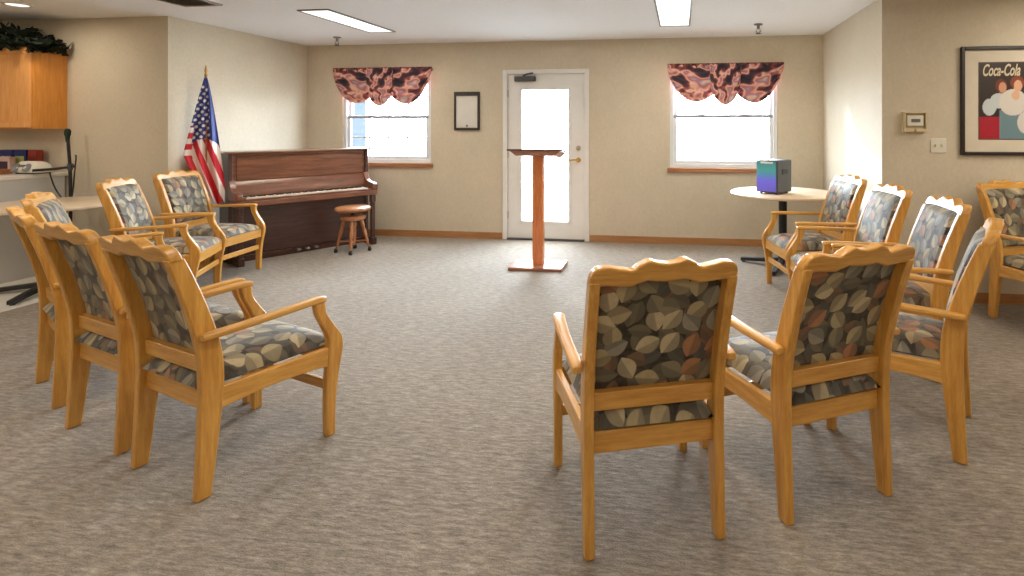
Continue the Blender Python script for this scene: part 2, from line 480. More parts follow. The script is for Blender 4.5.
obj('frame', b, M['ventmetal'], t, smooth=False)
b = NB()
for k in range(9):
    bx(b, -.15, .15, -.018, .018, -.001, .001, Matrix.Translation((0, -.17+.0425*k, -.011)) @ Matrix.Rotation(R(25), 4, 'X'))
obj('slats', b, M['ventmetal'], t, smooth=False)
t = thing('downlight', 'round recessed ceiling downlight above the kitchen cabinet', 'ceiling light', (-5.66, 3.98, H))
b = NB(); lathe(b, [(.075, 0), (.1, 0), (.098, -.008), (.075, -.006)], n=28, closed=True); obj('trim_ring', b, M['whiteplastic'], t)
b = NB(); lathe(b, [(.001, 0), (.075, 0), (.07, -.004), (.001, -.005)], n=28); obj('lens', b, M['lamp_dim'], t)

# ------------------------------------------------------------------ the armchair
YC = [(0, 0, .026), (.2, .017, .034), (.4, .030, .041), (.55, .021, .041), (.7, -.017, .037), (.85, -.068, .032), (.963, -.112, .027)]
def yc(z):
    z = max(0, min(.963, z))
    for (a, ya, ha), (b_, yb, hb) in zip(YC, YC[1:]):
        if z <= b_: return ya+(yb-ya)*(z-a)/(b_-a)
PX = .2245; PT = .017
def chair_proto():
    P = {}
    root = thing('armchair', 'x', 'chair', (0, 0, 0), 0, 'oak armchairs with leaf upholstery set in a circle')
    sp = spline(YC, 6)
    sp = [p for p in sp if p[0] <= .93]
    prof = [(y+h, z) for z, y, h in sp] + [(y-h, z) for z, y, h in reversed(sp)]
    for s in (-1, 1):
        b = NB(); prism(b, prof, 'x', s*PX-PT, s*PX+PT)
        obj('leg', b, M['oak'], root, bevel=.006)
    # front leg + arm support in one sawn piece
    FL = [(0, .497, .021), (.12, .496, .024), (.25, .504, .029), (.33, .515, .034), (.39, .522, .037), (.44, .516, .034), (.50, .484, .027), (.56, .452, .023), (.612, .444, .025)]
    sp = spline(FL, 5)
    prof = [(y+h, z) for z, y, h in sp] + [(y-h, z) for z, y, h in reversed(sp)]
    for s in (-1, 1):
        b = NB(); prism(b, prof, 'x', s*.2685-.017, s*.2685+.017)
        obj('leg', b, M['oak'], root, bevel=.006)
    # armrests
    for s in (-1, 1):
        path = spline([(.264, -.022, .612, .016, .012), (.264, .02, .614, .021, .013), (.268, .13, .616, .021, .013), (.272, .26, .620, .022, .013), (.273, .37, .624, .024, .013), (.270, .445, .624, .025, .013), (.268, .474, .621, .019, .011)], 5)
        secs = []
        for x, y, z, w, h in path:
            ring = []
            for k in range(12):
                a = 2*PI*k/12; ca, sa = math.cos(a), math.sin(a)
                ring.append((s*(x+w*math.copysign(abs(ca)**.5, ca)), y, z+h*math.copysign(abs(sa)**.5, sa)))
            secs.append(ring)
        b = NB(); loft(b, secs); obj('armrest', b, M['oak_y'], root, bevel=.004)
    # crest rail with its scalloped top
    def wave(x):
        a = abs(x)/.241
        pts = [(0, .008), (.12, .012), (.25, .022), (.34, .010), (.46, -.010), (.6, -.004), (.78, .004), (.9, .001), (1, -.003)]
        for (p, q), (p2, q2) in zip(pts, pts[1:]):
            if a <= p2:
                t = (a-p)/(p2-p); t = t*t*(3-2*t); return q+(q2-q)*t
        return pts[-1][1]
    hw = .2415; top = []; bot = []
    N = 48
    for k in range(N+1):
        x = -hw+2*hw*k/N
        e = hw-abs(x); rr = .034
        drop = rr-math.sqrt(max(0, rr*rr-(rr-min(e, rr))**2))
        top.append((x, .963+wave(x)-drop))
        bot.append((x, .905+.55*wave(x)-max(0, .006-e*.02)))
    def rake(q):
        ex = (q.x/.24)**2
        return Vector((q.x, q.y + (-.006 if ex < 0 else -.010*(1-ex)) + yc(min(q.z, .963)) - max(0, q.z-.963)*.38, q.z))
    b = NB()
    secs = []
    for (x, zt), (_, zb) in zip(top, bot):
        h = .024
        secs.append([rake(Vector((x, -h, zb))), rake(Vector((x, h, zb))), rake(Vector((x, h, zt))), rake(Vector((x, -h, zt)))])
    loft(b, secs)
    obj('crest_rail', b, M['oak_x'], root, bevel=.008, seg=3)
    # upholstered back
    b = NB(); nx_, nz_ = 18, 18
    def panel(sgn):
        g = []
        for i in range(nx_+1):
            row = []
            for j in range(nz_+1):
                u = -1+2*i/nx_; v = -1+2*j/nz_
                x = .208*u; z = .719+.205*v
                e = (max(0, 1-abs(u)**8)*max(0, 1-abs(v)**8))**.35
                y = yc(z)+.016 + (sgn*(.032 if sgn > 0 else .006))*e
                row.append(b.verts.new((x, y, z)))
            g.append(row)
        for i in range(nx_):
            for j in range(nz_):
                b.faces.new((g[i][j], g[i+1][j], g[i+1][j+1], g[i][j+1]))
    panel(1); panel(-1)
    bmesh.ops.remove_doubles(b, verts=b.verts, dist=1e-5)
    obj('backrest', b, M['fabric'], root, uv='xz')
    # lower back rail
    b = NB(); secs = []
    for k in range(9):
        x = -.21+.42*k/8
        secs.append([(x, yc(.456)-.013, .456), (x, yc(.456)+.022, .456), (x, yc(.518)+.022, .518), (x, yc(.518)-.013, .518)])
    loft(b, secs); obj('back_rail', b, M['oak_x'], root, bevel=.004)
    # seat rails
    b = NB(); bx(b, -.21, .21, .018, .044, .314, .388); obj('seat_rail', b, M['oak_x'], root, bevel=.004)
    b = NB(); bx(b, -.254, .254, .505, .533, .318, .397); obj('seat_rail', b, M['oak_x'], root, bevel=.004)
    for s in (-1, 1):
        b = NB(); secs = []
        for k in range(11):
            t = k/10; y = .055+.45*t; x = s*(.226+(.2685-.226)*t); zb = .313+.014*math.sin(PI*t)
            secs.append([(x-.013, y, zb), (x+.013, y, zb), (x+.013, y, .397), (x-.013, y, .397)])
        loft(b, secs); obj('seat_rail', b, M['oak_y'], root, bevel=.004)
    b = NB(); bx(b, -.252, .252, .492, .512, .2, .242); obj('stretcher', b, M['oak_x'], root, bevel=.004)
    # seat cushion
    b = NB(); n = 20
    def seat(top_):
        g = []
        for i in range(n+1):
            row = []
            for j in range(n+1):
                u = -1+2*i/n; v = -1+2*j/n
                t = (v+1)/2; y = -.004+.545*t; x = u*(.205+.046*t)
                e = (max(0, 1-abs(u)**5)*max(0, 1-abs(v)**6))**.48
                z = .406 + (e*(.054+.020*(1-u*u)*(1-v*v)) if top_ else -.022*e)
                row.append(b.verts.new((x, y, z)))
            g.append(row)
        for i in range(n):
            for j in range(n):
                b.faces.new((g[i][j], g[i+1][j], g[i+1][j+1], g[i][j+1]))
    seat(True); seat(False)
    bmesh.ops.remove_doubles(b, verts=b.verts, dist=1e-5)
    obj('seat', b, M['fabric'], root, uv='xy')
    return root

proto = chair_proto()
def copy_chair(src):
    r = src.copy(); C.objects.link(r)
    for ch in list(src.children):
        c = ch.copy(); C.objects.link(c); c.parent = r
    return r
CH = [
 (-1.988, 1.893, 18.5, 'oak armchair at left seen from behind, nearest the camera of its row of three'),
 (-2.579, 2.107, 18.5, 'oak armchair at left seen from behind, middle of its row of three'),
 (-3.255, 2.43, 29, 'oak armchair at far left seen from behind, mostly hidden behind two others'),
 (-3.86, 2.95, 48, 'oak armchair by the round table at far left, only lit backrest showing'),
 (-4.335, 3.81, 65, 'oak armchair facing right, left of the chair beside the flag'),
 (-4.56, 4.525, 85, 'oak armchair facing right, standing right beside the flag and piano'),
 (-.086, 1.825, -19.3, 'oak armchair with dark leaf back, nearest the camera, in front of the lectern'),
 (.566, 2.10, -27.4, 'oak armchair with dark leaf back, second nearest, right of the nearest one'),
 (1.25, 2.645, -62.5, 'oak armchair seen from its side at right, beside the second nearest one'),
 (1.425, 3.41, -88, 'oak armchair facing left, third along the right from the round table'),
 (1.365, 4.08, -96, 'oak armchair facing left, second along the right from the round table'),
 (1.309, 4.836, -100.9, 'oak armchair facing left, drawn up beside the round table with the speaker'),
 (2.455, 4.42, 157, 'oak armchair against the right wall under the framed poster'),
]
for i, (x, y, a, lab) in enumerate(CH):
    o = proto if i == 0 else copy_chair(proto)
    o.location = (x, y, 0); o.rotation_euler = (0, 0, -R(a)); o['label'] = lab

# ------------------------------------------------------------------ upright piano (local: x along the case, -y towards the player)
Lp, Hp = 1.45, 1.135
ang = R(58)
B = Vector((-3.765, 6.19, 0))
u = Vector((math.cos(ang), math.sin(ang), 0))
p = thing('upright_piano', 'dark walnut upright piano set across the back left corner', 'piano', B-u*Lp/2, ang)
hx = Lp/2
ca = .035
b = NB()
for s in (-1, 1):
    bx(b, s*hx-(ca if s > 0 else 0), s*hx+(0 if s > 0 else ca), 0, .29, .0, Hp-.022)
bx(b, -hx+ca, hx-ca, .25, .29, .03, Hp-.022)
obj('case', b, M['piano_v'], p, bevel=.004)
b = NB(); bx(b, -hx-.02, hx+.02, -.025, .30, Hp-.022, Hp); obj('lid', b, M['piano_lid'], p, bevel=.009, seg=3)
b = NB(); bx(b, -hx+ca, hx-ca, .03, .055, .80, Hp-.022)
bx(b, -hx+ca+.04, hx-ca-.04, .018, .03, .835, Hp-.055)
obj('upper_panel', b, M['piano'], p, bevel=.006)
b = NB(); bx(b, -hx+ca, hx-ca, .02, .045, .06, .60)
obj('lower_panel', b, M['piano_v'], p, bevel=.005)
b = NB(); bx(b, -hx+ca, hx-ca, .0, .06, 0.0, .06); obj('bottom_rail', b, M['piano_v'], p, bevel=.004)
b = NB(); bx(b, -hx, hx, -.225, 0, .585, .64); obj('keybed', b, M['piano'], p, bevel=.006)
b = NB(); bx(b, -hx+.05, hx-.05, -.22, -.20, .64, .662); obj('key_slip', b, M['piano'], p, bevel=.004)
b = NB(); n = 52; kw = (Lp-.20)/n
for k in range(n): bx(b, -hx+.10+k*kw+.0008, -hx+.10+(k+1)*kw-.0008, -.197, -.03, .64, .672)
kb = obj('keyboard', b, M['ivory'], p, smooth=False)
b = NB()
for k in range(n-1):
    if k % 7 in (0, 2, 3, 5, 6): bx(b, -hx+.10+(k+1)*kw-.005, -hx+.10+(k+1)*kw+.005, -.125, -.03, .672, .682)
obj('black_keys', b, M['ebony'], kb, smooth=False)
b = NB()
prism(b, [(-.03, .64), (.03, .64), (.03, .83), (.022, .83), (-.005, .79), (-.03, .70)], 'x', -hx+ca, hx-ca)
obj('fallboard', b, M['piano'], p, bevel=.004)
for s in (-1, 1):
    b = NB(); x0 = s*hx
    prof = [(.02, .64), (-.225, .64), (-.24, .67), (-.235, .705), (-.20, .73), (-.13, .735), (-.05, .755), (-.015, .80), (.0, .84), (.02, .84)]
    prism(b, prof, 'x', min(x0, x0-s*.06), max(x0, x0-s*.06)); obj('cheek', b, M['piano'], p, bevel=.008)
    b = NB(); xc = x0-s*.045
    bx(b, xc-.028, xc+.028, -.22, -.165, .50, .585); bx(b, xc-.022, xc+.022, -.215, -.171, .08, .50); bx(b, xc-.03, xc+.03, -.235, .0, 0, .08)
    obj('leg', b, M['piano_v'], p, bevel=.006)
for k in (-1, 0, 1):
    b = NB(); bx(b, -.016+.09*k, .016+.09*k, -.085, .02, .045, .06); lathe(b, [(.001, .043), (.022, .043), (.022, .062), (.001, .062)], c=(.09*k, -.085, 0), n=14)
    obj('pedal', b, M['nickel'], p, bevel=.003)

# ------------------------------------------------------------------ piano stool
s_ = thing('piano_stool', 'round wooden screw stool with turned legs in front of the piano', 'stool', (-3.615, 5.64, 0), R(25))
b = NB(); lathe(b, [(.001, .455), (.165, .455), (.18, .462), (.187, .478), (.182, .495), (.168, .503), (.001, .503)], n=36); obj('seat', b, M['stoolwood'], s_)
b = NB(); lathe(b, [(.001, .405), (.02, .405), (.02, .455), (.001, .455)], n=16); obj('screw', b, M['black'], s_)
b = NB(); lathe(b, [(.001, .355), (.11, .355), (.128, .365), (.13, .39), (.12, .405), (.001, .405)], n=32); obj('hub', b, M['stoolwood'], s_)
b = NB(); lathe(b, [(.001, .07), (.014, .07), (.022, .09), (.03, .12), (.018, .14), (.034, .17), (.034, .19), (.026, .21), (.036, .27), (.042, .31), (.03, .335), (.04, .355), (.001, .355)], n=20); obj('centre_post', b, M['stoolleg'], s_)
for k in range(4):
    a = PI/2*k; 
    d = Vector((math.cos(a), math.sin(a), 0))
    b = NB()
    prof = [(.001, 0), (.010, 0), (.012, .05), (.017, .09), (.011, .105), (.019, .13), (.021, .19), (.014, .23), (.022, .25), (.020, .30), (.013, .325), (.001, .325)]
    A = d*.165+Vector((0, 0, .045)); Bv = d*.085+Vector((0, 0, .362)); ax = (Bv-A).normalized()
    Mx = Matrix.Translation(A) @ Vector((0, 0, 1)).rotation_difference(ax).to_matrix().to_4x4()
    lathe(b, prof, n=14, M=Mx); lg = obj('leg', b, M['stoolleg'], s_)
    b = NB(); lathe(b, [(.001, 0), (.016, .002), (.022, .018), (.018, .034), (.010, .05), (.001, .05)], c=(d.x*.172, d.y*.172, 0), n=12)
    obj('claw_foot', b, M['black'], lg)
    b = NB(); tube(b, [(d.x*.02, d.y*.02, .12), (d.x*.148, d.y*.148, .12)], .009, 8); obj('stretcher', b, M['stoolleg'], s_)

# ------------------------------------------------------------------ flag on its pole
fx, fy = -4.70, 4.87
f = thing('flag', 'United States flag hanging furled on a pole between chair and piano', 'flag', (fx, fy, 0), R(40))
b = NB(); lathe(b, [(.001, 0), (.11, 0), (.11, .02), (.09, .05), (.03, .075), (.02, .11), (.001, .11)], n=24); obj('base', b, M['brass'], f)
b = NB(); lathe(b, [(.001, .11), (.013, .11), (.012, 1.90), (.001, 1.90)], n=12); obj('pole', b, M['stoolwood'], f)
b = NB(); lathe(b, [(.001, 1.90), (.014, 1.90), (.014, 1.915), (.007, 1.925), (.014, 1.945), (.011, 1.965), (.003, 2.0), (.001, 2.005)], n=12); obj('finial', b, M['brass'], f)
# cloth: s across the drape (image left to right), t down
NS, NTt = 110, 190
BLUE, RED, WHT = srgb(44, 56, 128), srgb(196, 32, 48), srgb(236, 228, 222)
me_v, me_c = [], []
def lerp(a, b_, t): return a+(b_-a)*t
Zt, Zb = 1.875, .66
for j in range(NTt+1):
    t = j/NTt
    zc = lerp(Zt, Zb, t)
    lw = .012+.165*min(1, t/.62)**.95 if t < .62 else lerp(.177, -.02, ((t-.62)/.38)**1.15)   # left edge offset
    rw = .012+.145*min(1, t/.85)**.8
    for i in range(NS+1):
        s = i/NS
        x = lerp(-lw, rw, s)
        fold = math.sin(s*PI*5.5+1.2*t)*.035*min(1, t*2.2) + math.sin(s*PI*2.2+.6)*.02*t
        y = -.03-fold*.9-.03*math.sin(PI*s)*t
        z = zc-.05*s*(t > 0)*t + .02*math.sin(s*9)*t*t
        me_v.append((x, y, z))
        # colours: the canton hangs at the top, the stripes run down the drape
        X, Zz = x, (Zt-zc)
        edge = .585-.10*abs(math.sin(s*2.6+.1))      # canton's lower limit along the drop
        if t < edge and not (s < .16 and t > .40):
            col = BLUE
            a = (X-.10*Zz)/.062; bq = (Zz+.35*X)/.034
            if int(math.floor(bq)) % 2: a += .5
            du = (a % 1)-.5; dv = (bq % 1)-.5
            if t > .06 and (du*.062)**2+(dv*.034)**2 < .0137**2 and s < .74: col = WHT
        elif s < .17+.05*t and t <= .66:
            col = RED if int((t-.36)*22) % 2 == 0 else WHT
        else:
            q = (X - .36*(Zz-.62))*19
            col = RED if int(math.floor(q+.3)) % 2 == 0 else WHT
        me_c.append((*col, 1))
def grid_mesh(name, verts, cols, ni, nj, mat, parent):
    fs = []
    for j in range(nj):
        for i in range(ni):
            a = j*(ni+1)+i
            fs.append((a, a+1, a+ni+2, a+ni+1))
    me = bpy.data.meshes.new(name); me.from_pydata(verts, [], fs)
    ca_ = me.color_attributes.new('Col', 'FLOAT_COLOR', 'POINT')
    for k, c in enumerate(cols): ca_.data[k].color = c
    me.materials.append(mat)
    for q in me.polygons: q.use_smooth = True
    o = bpy.data.objects.new(name, me); C.objects.link(o); o.parent = parent
    return o
grid_mesh('flag_cloth', me_v, me_c, NS, NTt, M['attr'], f)

# ------------------------------------------------------------------ lectern
l = thing('lectern', 'slim oak lectern on a square post standing before the door', 'lectern', (-1.40, 5.27, 0), R(1))
b = NB(); bx(b, -.265, .265, -.165, .165, 0, .032); obj('base', b, M['lecterntop'], l, bevel=.008)
b = NB(); bx(b, -.052, .052, -.042, .042, .032, 1.10); obj('post', b, M['lectern'], l, bevel=.005)
Tm = Matrix.Translation((0, 0, 1.118)) @ Matrix.Rotation(R(-7), 4, 'X')
b = NB(); prism(b, [(-.19, -.028), (.19, -.028), (.25, .02), (-.25, .02)], 'y', -.15, .15, fn=lambda q: Tm @ q); obj('support_tray', b, M['lecterntop'], l, bevel=.005)
b = NB(); bx(b, -.275, .275, -.17, .17, .02, .036, Tm); obj('reading_board', b, M['piano'], l, bevel=.005)

# ------------------------------------------------------------------ round tables
def round_table(x, y, r, rot, label):
    t = thing('round_table', label, 'table', (x, y, 0), rot, 'round pedestal tables')
    b = NB(); lathe(b, [(.001, .712), (r-.012, .712), (r, .72), (r, .734), (r-.01, .741), (.001, .741)], n=64); obj('table_top', b, M['maple'], t)
    b = NB(); lathe(b, [(.001, .07), (.05, .07), (.045, .10), (.04, .12), (.04, .66), (.055, .69), (.001, .69)], n=24)
    bx(b, -.17, .17, -.03, .03, .69, .712); bx(b, -.03, .03, -.17, .17, .69, .712)
    obj('column', b, M['black'], t)
    for k in range(4):
        Mx = Matrix.Rotation(PI/2*k, 4, 'Z')
        b = NB(); secs = []
        for q in range(7):
            tt = q/6; xx = .0+.42*tt; zt = lerp(.085, .045, tt); zb = lerp(.045, .012, tt) if q < 6 else .012; w = lerp(.032, .024, tt)
            secs.append([Mx @ Vector((xx, -w, zb)), Mx @ Vector((xx, w, zb)), Mx @ Vector((xx, w, zt)), Mx @ Vector((xx, -w, zt))])
        loft(b, secs); ft = obj('foot', b, M['black'], t, bevel=.005)
        b = NB(); lathe(b, [(.001, 0), (.018, 0), (.016, .015), (.001, .015)], c=tuple(Mx @ Vector((.395, 0, 0))), n=12); obj('glide', b, M['darkgrey'], ft)
round_table(1.0, 5.63, .51, R(158), 'round maple-topped pedestal table below the right window, holding the speaker')
round_table(-5.30, 3.95, .50, R(203), 'round maple-topped pedestal table at left, in front of the kitchen counter')

# speaker box on the right table
k = thing('portable_speaker', 'grey portable speaker box with glowing teal and purple front', 'speaker', (.90, 5.54, .741), R(-38))
b = NB(); bx(b, -.115, .115, -.14, .14, .012, .325); obj('cabinet', b, M['darkgrey'], k, bevel=.012)
s = NT('teal_purple_grille'); v = s.coord()
zz = s.n('ShaderNodeSeparateXYZ'); s.l(v, zz.inputs[0])
dots = s.noise(v, 160, 2)
col = s.ramp(s.math('DIVIDE', zz.outputs[2], .315), [(0, srgb(88, 78, 176)), (.42, srgb(98, 92, 196)), (.56, srgb(74, 118, 168)), (.7, srgb(66, 140, 142)), (1, srgb(60, 124, 124))])
s.bsdf(col, .5, bump=dots, bs=.2, bd=.002, Emission_Color=col, Emission_Strength=.35)
b = NB(); bx(b, -.102, .102, -.147, -.14, .024, .312); obj('front_grille', b, s.m, k, bevel=.004)
b = NB(); bx(b, -.06, .07, -.151, -.147, .292, .310); obj('badge', b, M['whiteplastic'], k, bevel=.002)
b = NB(); bx(b, .114, .120, -.055, .055, .19, .24); obj('side_handle', b, M['black'], k, bevel=.004)
b = NB()
for sx in (-.08, .08):
    for sy in (-.1, .1): lathe(b, [(.001, 0), (.014, 0), (.012, .012), (.001, .012)], c=(sx, sy, 0), n=12)
obj('feet', b, M['black'], k)

# ------------------------------------------------------------------ valances
def valance(xa, xb, zt, label):
    t = thing('valance', label, 'curtain', ((xa+xb)/2, D, 0), 0, 'swagged window valances')
    hw = (xb-xa)/2
    b = NB(); bx(b, -hw+.01, hw-.01, -.05, -.012, zt-.02, zt-.005)
    for s in (-1, 1): bx(b, s*(hw-.03)-.01, s*(hw-.03)+.01, -.02, 0, zt-.03, zt)
    obj('curtain_rod', b, M['sill'], t)
    def swag(x0, x1, depth, y0, cx, pw=.72):
        b = NB(); nu, nv = 40, 30
        l = b.loops.layers.uv.new('UVMap'); g = []
        for i in range(nu+1):
            row = []
            for j in range(nv+1):
                uu = i/nu; vv = j/nv
                sh = max(0, math.sin(PI*(uu**cx)))**pw
                # lines of drape: upper folds shallow, lower folds deep; ends gathered
                x = x0+(x1-x0)*uu
                dz = vv*depth*(.10+.90*sh)
                y = y0-.025-.03*sh*math.sin(PI*min(1, vv*1.1)) - .022*math.sin(vv*PI*8+.8*math.sin(uu*5))*sh*min(1, vv*3)-.006*math.sin(uu*40)*(1-vv)
                row.append((b.verts.new((x, y, zt-dz)), (uu*.55+x0, vv*(.3+.7*sh)*.7)))
            g.append(row)
        for i in range(nu):
            for j in range(nv):
                q = [g[i][j], g[i+1][j], g[i+1][j+1], g[i][j+1]]
                fc = b.faces.new([a[0] for a in q])
                for lp, a in zip(fc.loops, q): lp[l].uv = a[1]
        return b
    W = 2*hw
    obj('swag', swag(-hw, -hw+W*.56, .44, -.045, .85), M['swag'], t)
    obj('swag', swag(hw-W*.56, hw, .455, -.050, 1.18), M['swag'], t)
    obj('jabot', swag(-W*.135, W*.135, .475, -.095, 1.0, .32), M['swag'], t)
    b = NB(); nn = 60; secs = []
    for q in range(nn+1):
        x = -hw+2*hw*q/nn; o_ = .006*math.sin(q*1.9)
        secs.append([(x, -.075+o_, zt-.045), (x, -.055, zt-.045), (x, -.055, zt+.012), (x, -.075+o_, zt+.012)])
    loft(b, secs); obj('heading', b, M['heading'], t)
s = NT('heading_fabric'); w_ = s.noise(s.mapping(s.coord(), (14, 1, 4)), 1.3, 3)
M['heading'] = s.bsdf(s.ramp(w_, [(.38, srgb(40, 30, 34)), (.5, srgb(112, 46, 46)), (.62, srgb(150, 96, 78))]), .8)
valance(-4.41, -3.085, 2.125, 'burgundy patterned swag valance over the left window')
valance(-.16, 1.16, 2.115, 'burgundy patterned swag valance over the right window')

# ------------------------------------------------------------------ things on the walls
n_ = thing('notice_case', 'small dark framed notice case on the wall left of the door', 'notice board', (-2.645, D, 1.345))
b = NB(); hw = .163
bx(b, -hw, -hw+.022, -.035, 0, 0, .478); bx(b, hw-.022, hw, -.035, 0, 0, .478); bx(b, -hw+.022, hw-.022, -.035, 0, 0, .03); bx(b, -hw+.022, hw-.022, -.035, 0, .43, .478)
obj('frame', b, M['frame'], n_, bevel=.004, smooth=False)
b = NB(); bx(b, -hw+.022, hw-.022, -.012, 0, .03, .43); obj('paper', b, M['paper'], n_, smooth=False)
b = NB(); lathe(b, [(.001, 0), (.012, 0), (.010, .012), (.001, .012)], n=12, M=Matrix.Translation((0, -.013, .055)) @ Matrix.Rotation(R(90), 4, 'X')); obj('lock', b, M['darkgrey'], n_)

t_ = thing('thermostat', 'beige thermostat in a guard box on the right wall', 'thermostat', (1.843, YR, 1.347))
b = NB(); bx(b, -.086, .086, -.012, 0, 0, .16)
bx(b, -.086, -.074, -.045, -.012, 0, .16); bx(b, .074, .086, -.045, -.012, 0, .16); bx(b, -.074, .074, -.045, -.012, .148, .16); bx(b, -.074, .074, -.045, -.012, 0, .028)
obj('guard_box', b, M['beigeplastic'], t_, bevel=.003, smooth=False)
b = NB(); bx(b, -.062, .062, -.036, -.012, .048, .132); obj('body', b, M['whiteplastic'], t_, bevel=.005)
b = NB(); bx(b, -.032, .036, -.039, -.036, .078, .104); obj('display', b, M['lcd'], t_, bevel=.001)
b = NB(); lathe(b, [(.001, 0), (.010, 0), (.008, .01), (.001, .01)], n=12, M=Matrix.Translation((0, -.045, .014)) @ Matrix.Rotation(R(90), 4, 'X')); obj('lock', b, M['brass'], t_)
w_ = thing('light_switch', 'cream double light switch plate between thermostat and poster', 'light switch', (2.026, YR, 1.18))
b = NB(); bx(b, -.058, .058, -.007, 0, 0, .116); obj('plate', b, M['whiteplastic'], w_, bevel=.004)
for sx in (-.023, .023):
    b = NB(); bx(b, sx-.005, sx+.005, -.018, -.007, .052, .072); obj('toggle', b, M['beigeplastic'], w_, bevel=.002)

# framed poster
px0, pz0, pw, ph = 2.186, 1.165, .76, .855
fr = thing('framed_poster', 'dark framed vintage poster of two ladies with cream mat on the right wall', 'picture', (px0+pw/2, YR, pz0))
b = NB(); hw = pw/2; e = .028
bx(b, -hw, -hw+e, -.03, 0, 0, ph); bx(b, hw-e, hw, -.03, 0, 0, ph); bx(b, -hw+e, hw-e, -.03, 0, 0, e); bx(b, -hw+e, hw-e, -.03, 0, ph-e, ph)
obj('frame', b, M['frame'], fr, bevel=.005, smooth=False)
b = NB(); bx(b, -hw+e, hw-e, -.012, 0, e, ph-e); obj('mat_board', b, M['matboard'], fr, smooth=False)
iw, ih = .50, .61; iz = .122
NX, NZ = 110, 130
vs, cs = [], []
def ell(x, z, cx, cz, rx, rz): return ((x-cx)/rx)**2+((z-cz)/rz)**2 < 1
for j in range(NZ+1):
    for i in range(NX+1):
        x, z = i/NX, j/NZ
        vs.append((-iw/2+iw*x, -.0135, iz+ih*z))
        c = srgb(52, 40, 36)
        if z < .30 and x < .34: c = srgb(168, 30, 48)
        if z < .38 and .30 < x < .70: c = srgb(110, 138, 148)
        if z < .32 and x >= .70: c = srgb(96, 58, 48)
        if ell(x, z, .30, .50, .13, .10) or ell(x, z, .16, .42, .10, .11): c = srgb(196, 204, 206)
        if ell(x, z, .50, .48, .20, .17): c = srgb(214, 208, 200)
        if ell(x, z, .78, .40, .14, .12): c = srgb(206, 200, 196)
        if ell(x, z, .33, .69, .085, .09): c = srgb(112, 52, 34)
        if ell(x, z, .35, .67, .055, .07): c = srgb(206, 150, 118)
        if ell(x, z, .56, .73, .10, .09): c = srgb(130, 66, 40)
        if ell(x, z, .57, .69, .06, .075): c = srgb(222, 172, 140)
        if ell(x, z, .54, .57, .06, .06): c = srgb(222, 176, 146)
        if ell(x, z, .68, .22, .12, .14): c = srgb(212, 206, 200)
        if x < .015 or x > .985 or z < .012 or z > .988: c = srgb(84, 74, 66)
        cs.append((*c, 1))
art = grid_mesh('print', vs, cs, NX, NZ, M['print'], fr)
cu = bpy.data.curves.new('lettering', 'FONT'); cu.body = 'Coca-Cola'; cu.size = .098; cu.shear = .35; cu.extrude = .0006; cu.offset = .002
to = bpy.data.objects.new('lettering_tmp', cu); C.objects.link(to)
bpy.context.view_layer.update()
dg = bpy.context.evaluated_depsgraph_get()
me = bpy.data.meshes.new_from_object(to.evaluated_get(dg))
bpy.data.objects.remove(to)
me.materials.clear(); me.materials.append(M['cream'])
lo = bpy.data.objects.new('lettering', me); C.objects.link(lo); lo.parent = art
lo.rotation_euler = (R(90), 0, 0); lo.location = (-.225, -.0145, iz+ih*.825); lo.scale = (.64, 1.3, 1)

# ------------------------------------------------------------------ kitchen corner
KX = -5.94
wc = thing('wall_cabinet', 'honey oak kitchen wall cabinet at the top left', 'cabinet', (KX-.46, YK, 1.368))
b = NB(); bx(b, -.46, .46, -.29, 0, 0, .766); obj('body', b, M['cabinet'], wc, bevel=.004, smooth=False)
for k in (-1, 1):
    x0, x1 = (-.452, -.006) if k < 0 else (.006, .452)
    b = NB(); q = .055
    bx(b, x0, x0+q, -.312, -.2905, .012, .754); bx(b, x1-q, x1, -.312, -.2905, .012, .754); bx(b, x0+q, x1-q, -.312, -.2905, .012, .012+q); bx(b, x0+q, x1-q, -.312, -.2905, .754-q, .754)
    bx(b, x0+q, x1-q, -.302, -.2905, .012+q, .754-q)
    obj('door', b, M['cabinetdoor'], wc, bevel=.004, smooth=False)
bc = thing('base_cabinet', 'pale grey kitchen base cabinet under the counter at far left', 'cabinet', (KX-.6, YK, 0))
b = NB(); bx(b, -.6, .6, -.57, -.022, .004, .912); obj('body', b, M['counter'], bc, bevel=.003, smooth=False)
for k in (-1, 1):
    b = NB(); bx(b, -.59 if k < 0 else .01, -.01 if k < 0 else .59, -.59, -.5705, .1, .9); d_ = obj('door', b, M['counter'], bc, bevel=.004, smooth=False)
    b = NB(); bx(b, .06*k-.008, .06*k+.008, -.615, -.59, .72, .83); obj('handle', b, M['nickel'], d_, bevel=.003)
b = NB(); bx(b, KX-1.25, KX+.02, YK-.62, YK, .912, .95); o = obj('countertop', b, M['countertop'], bevel=.006, smooth=False)
tag(o, 'pale laminate countertop over the grey base cabinet', 'countertop')

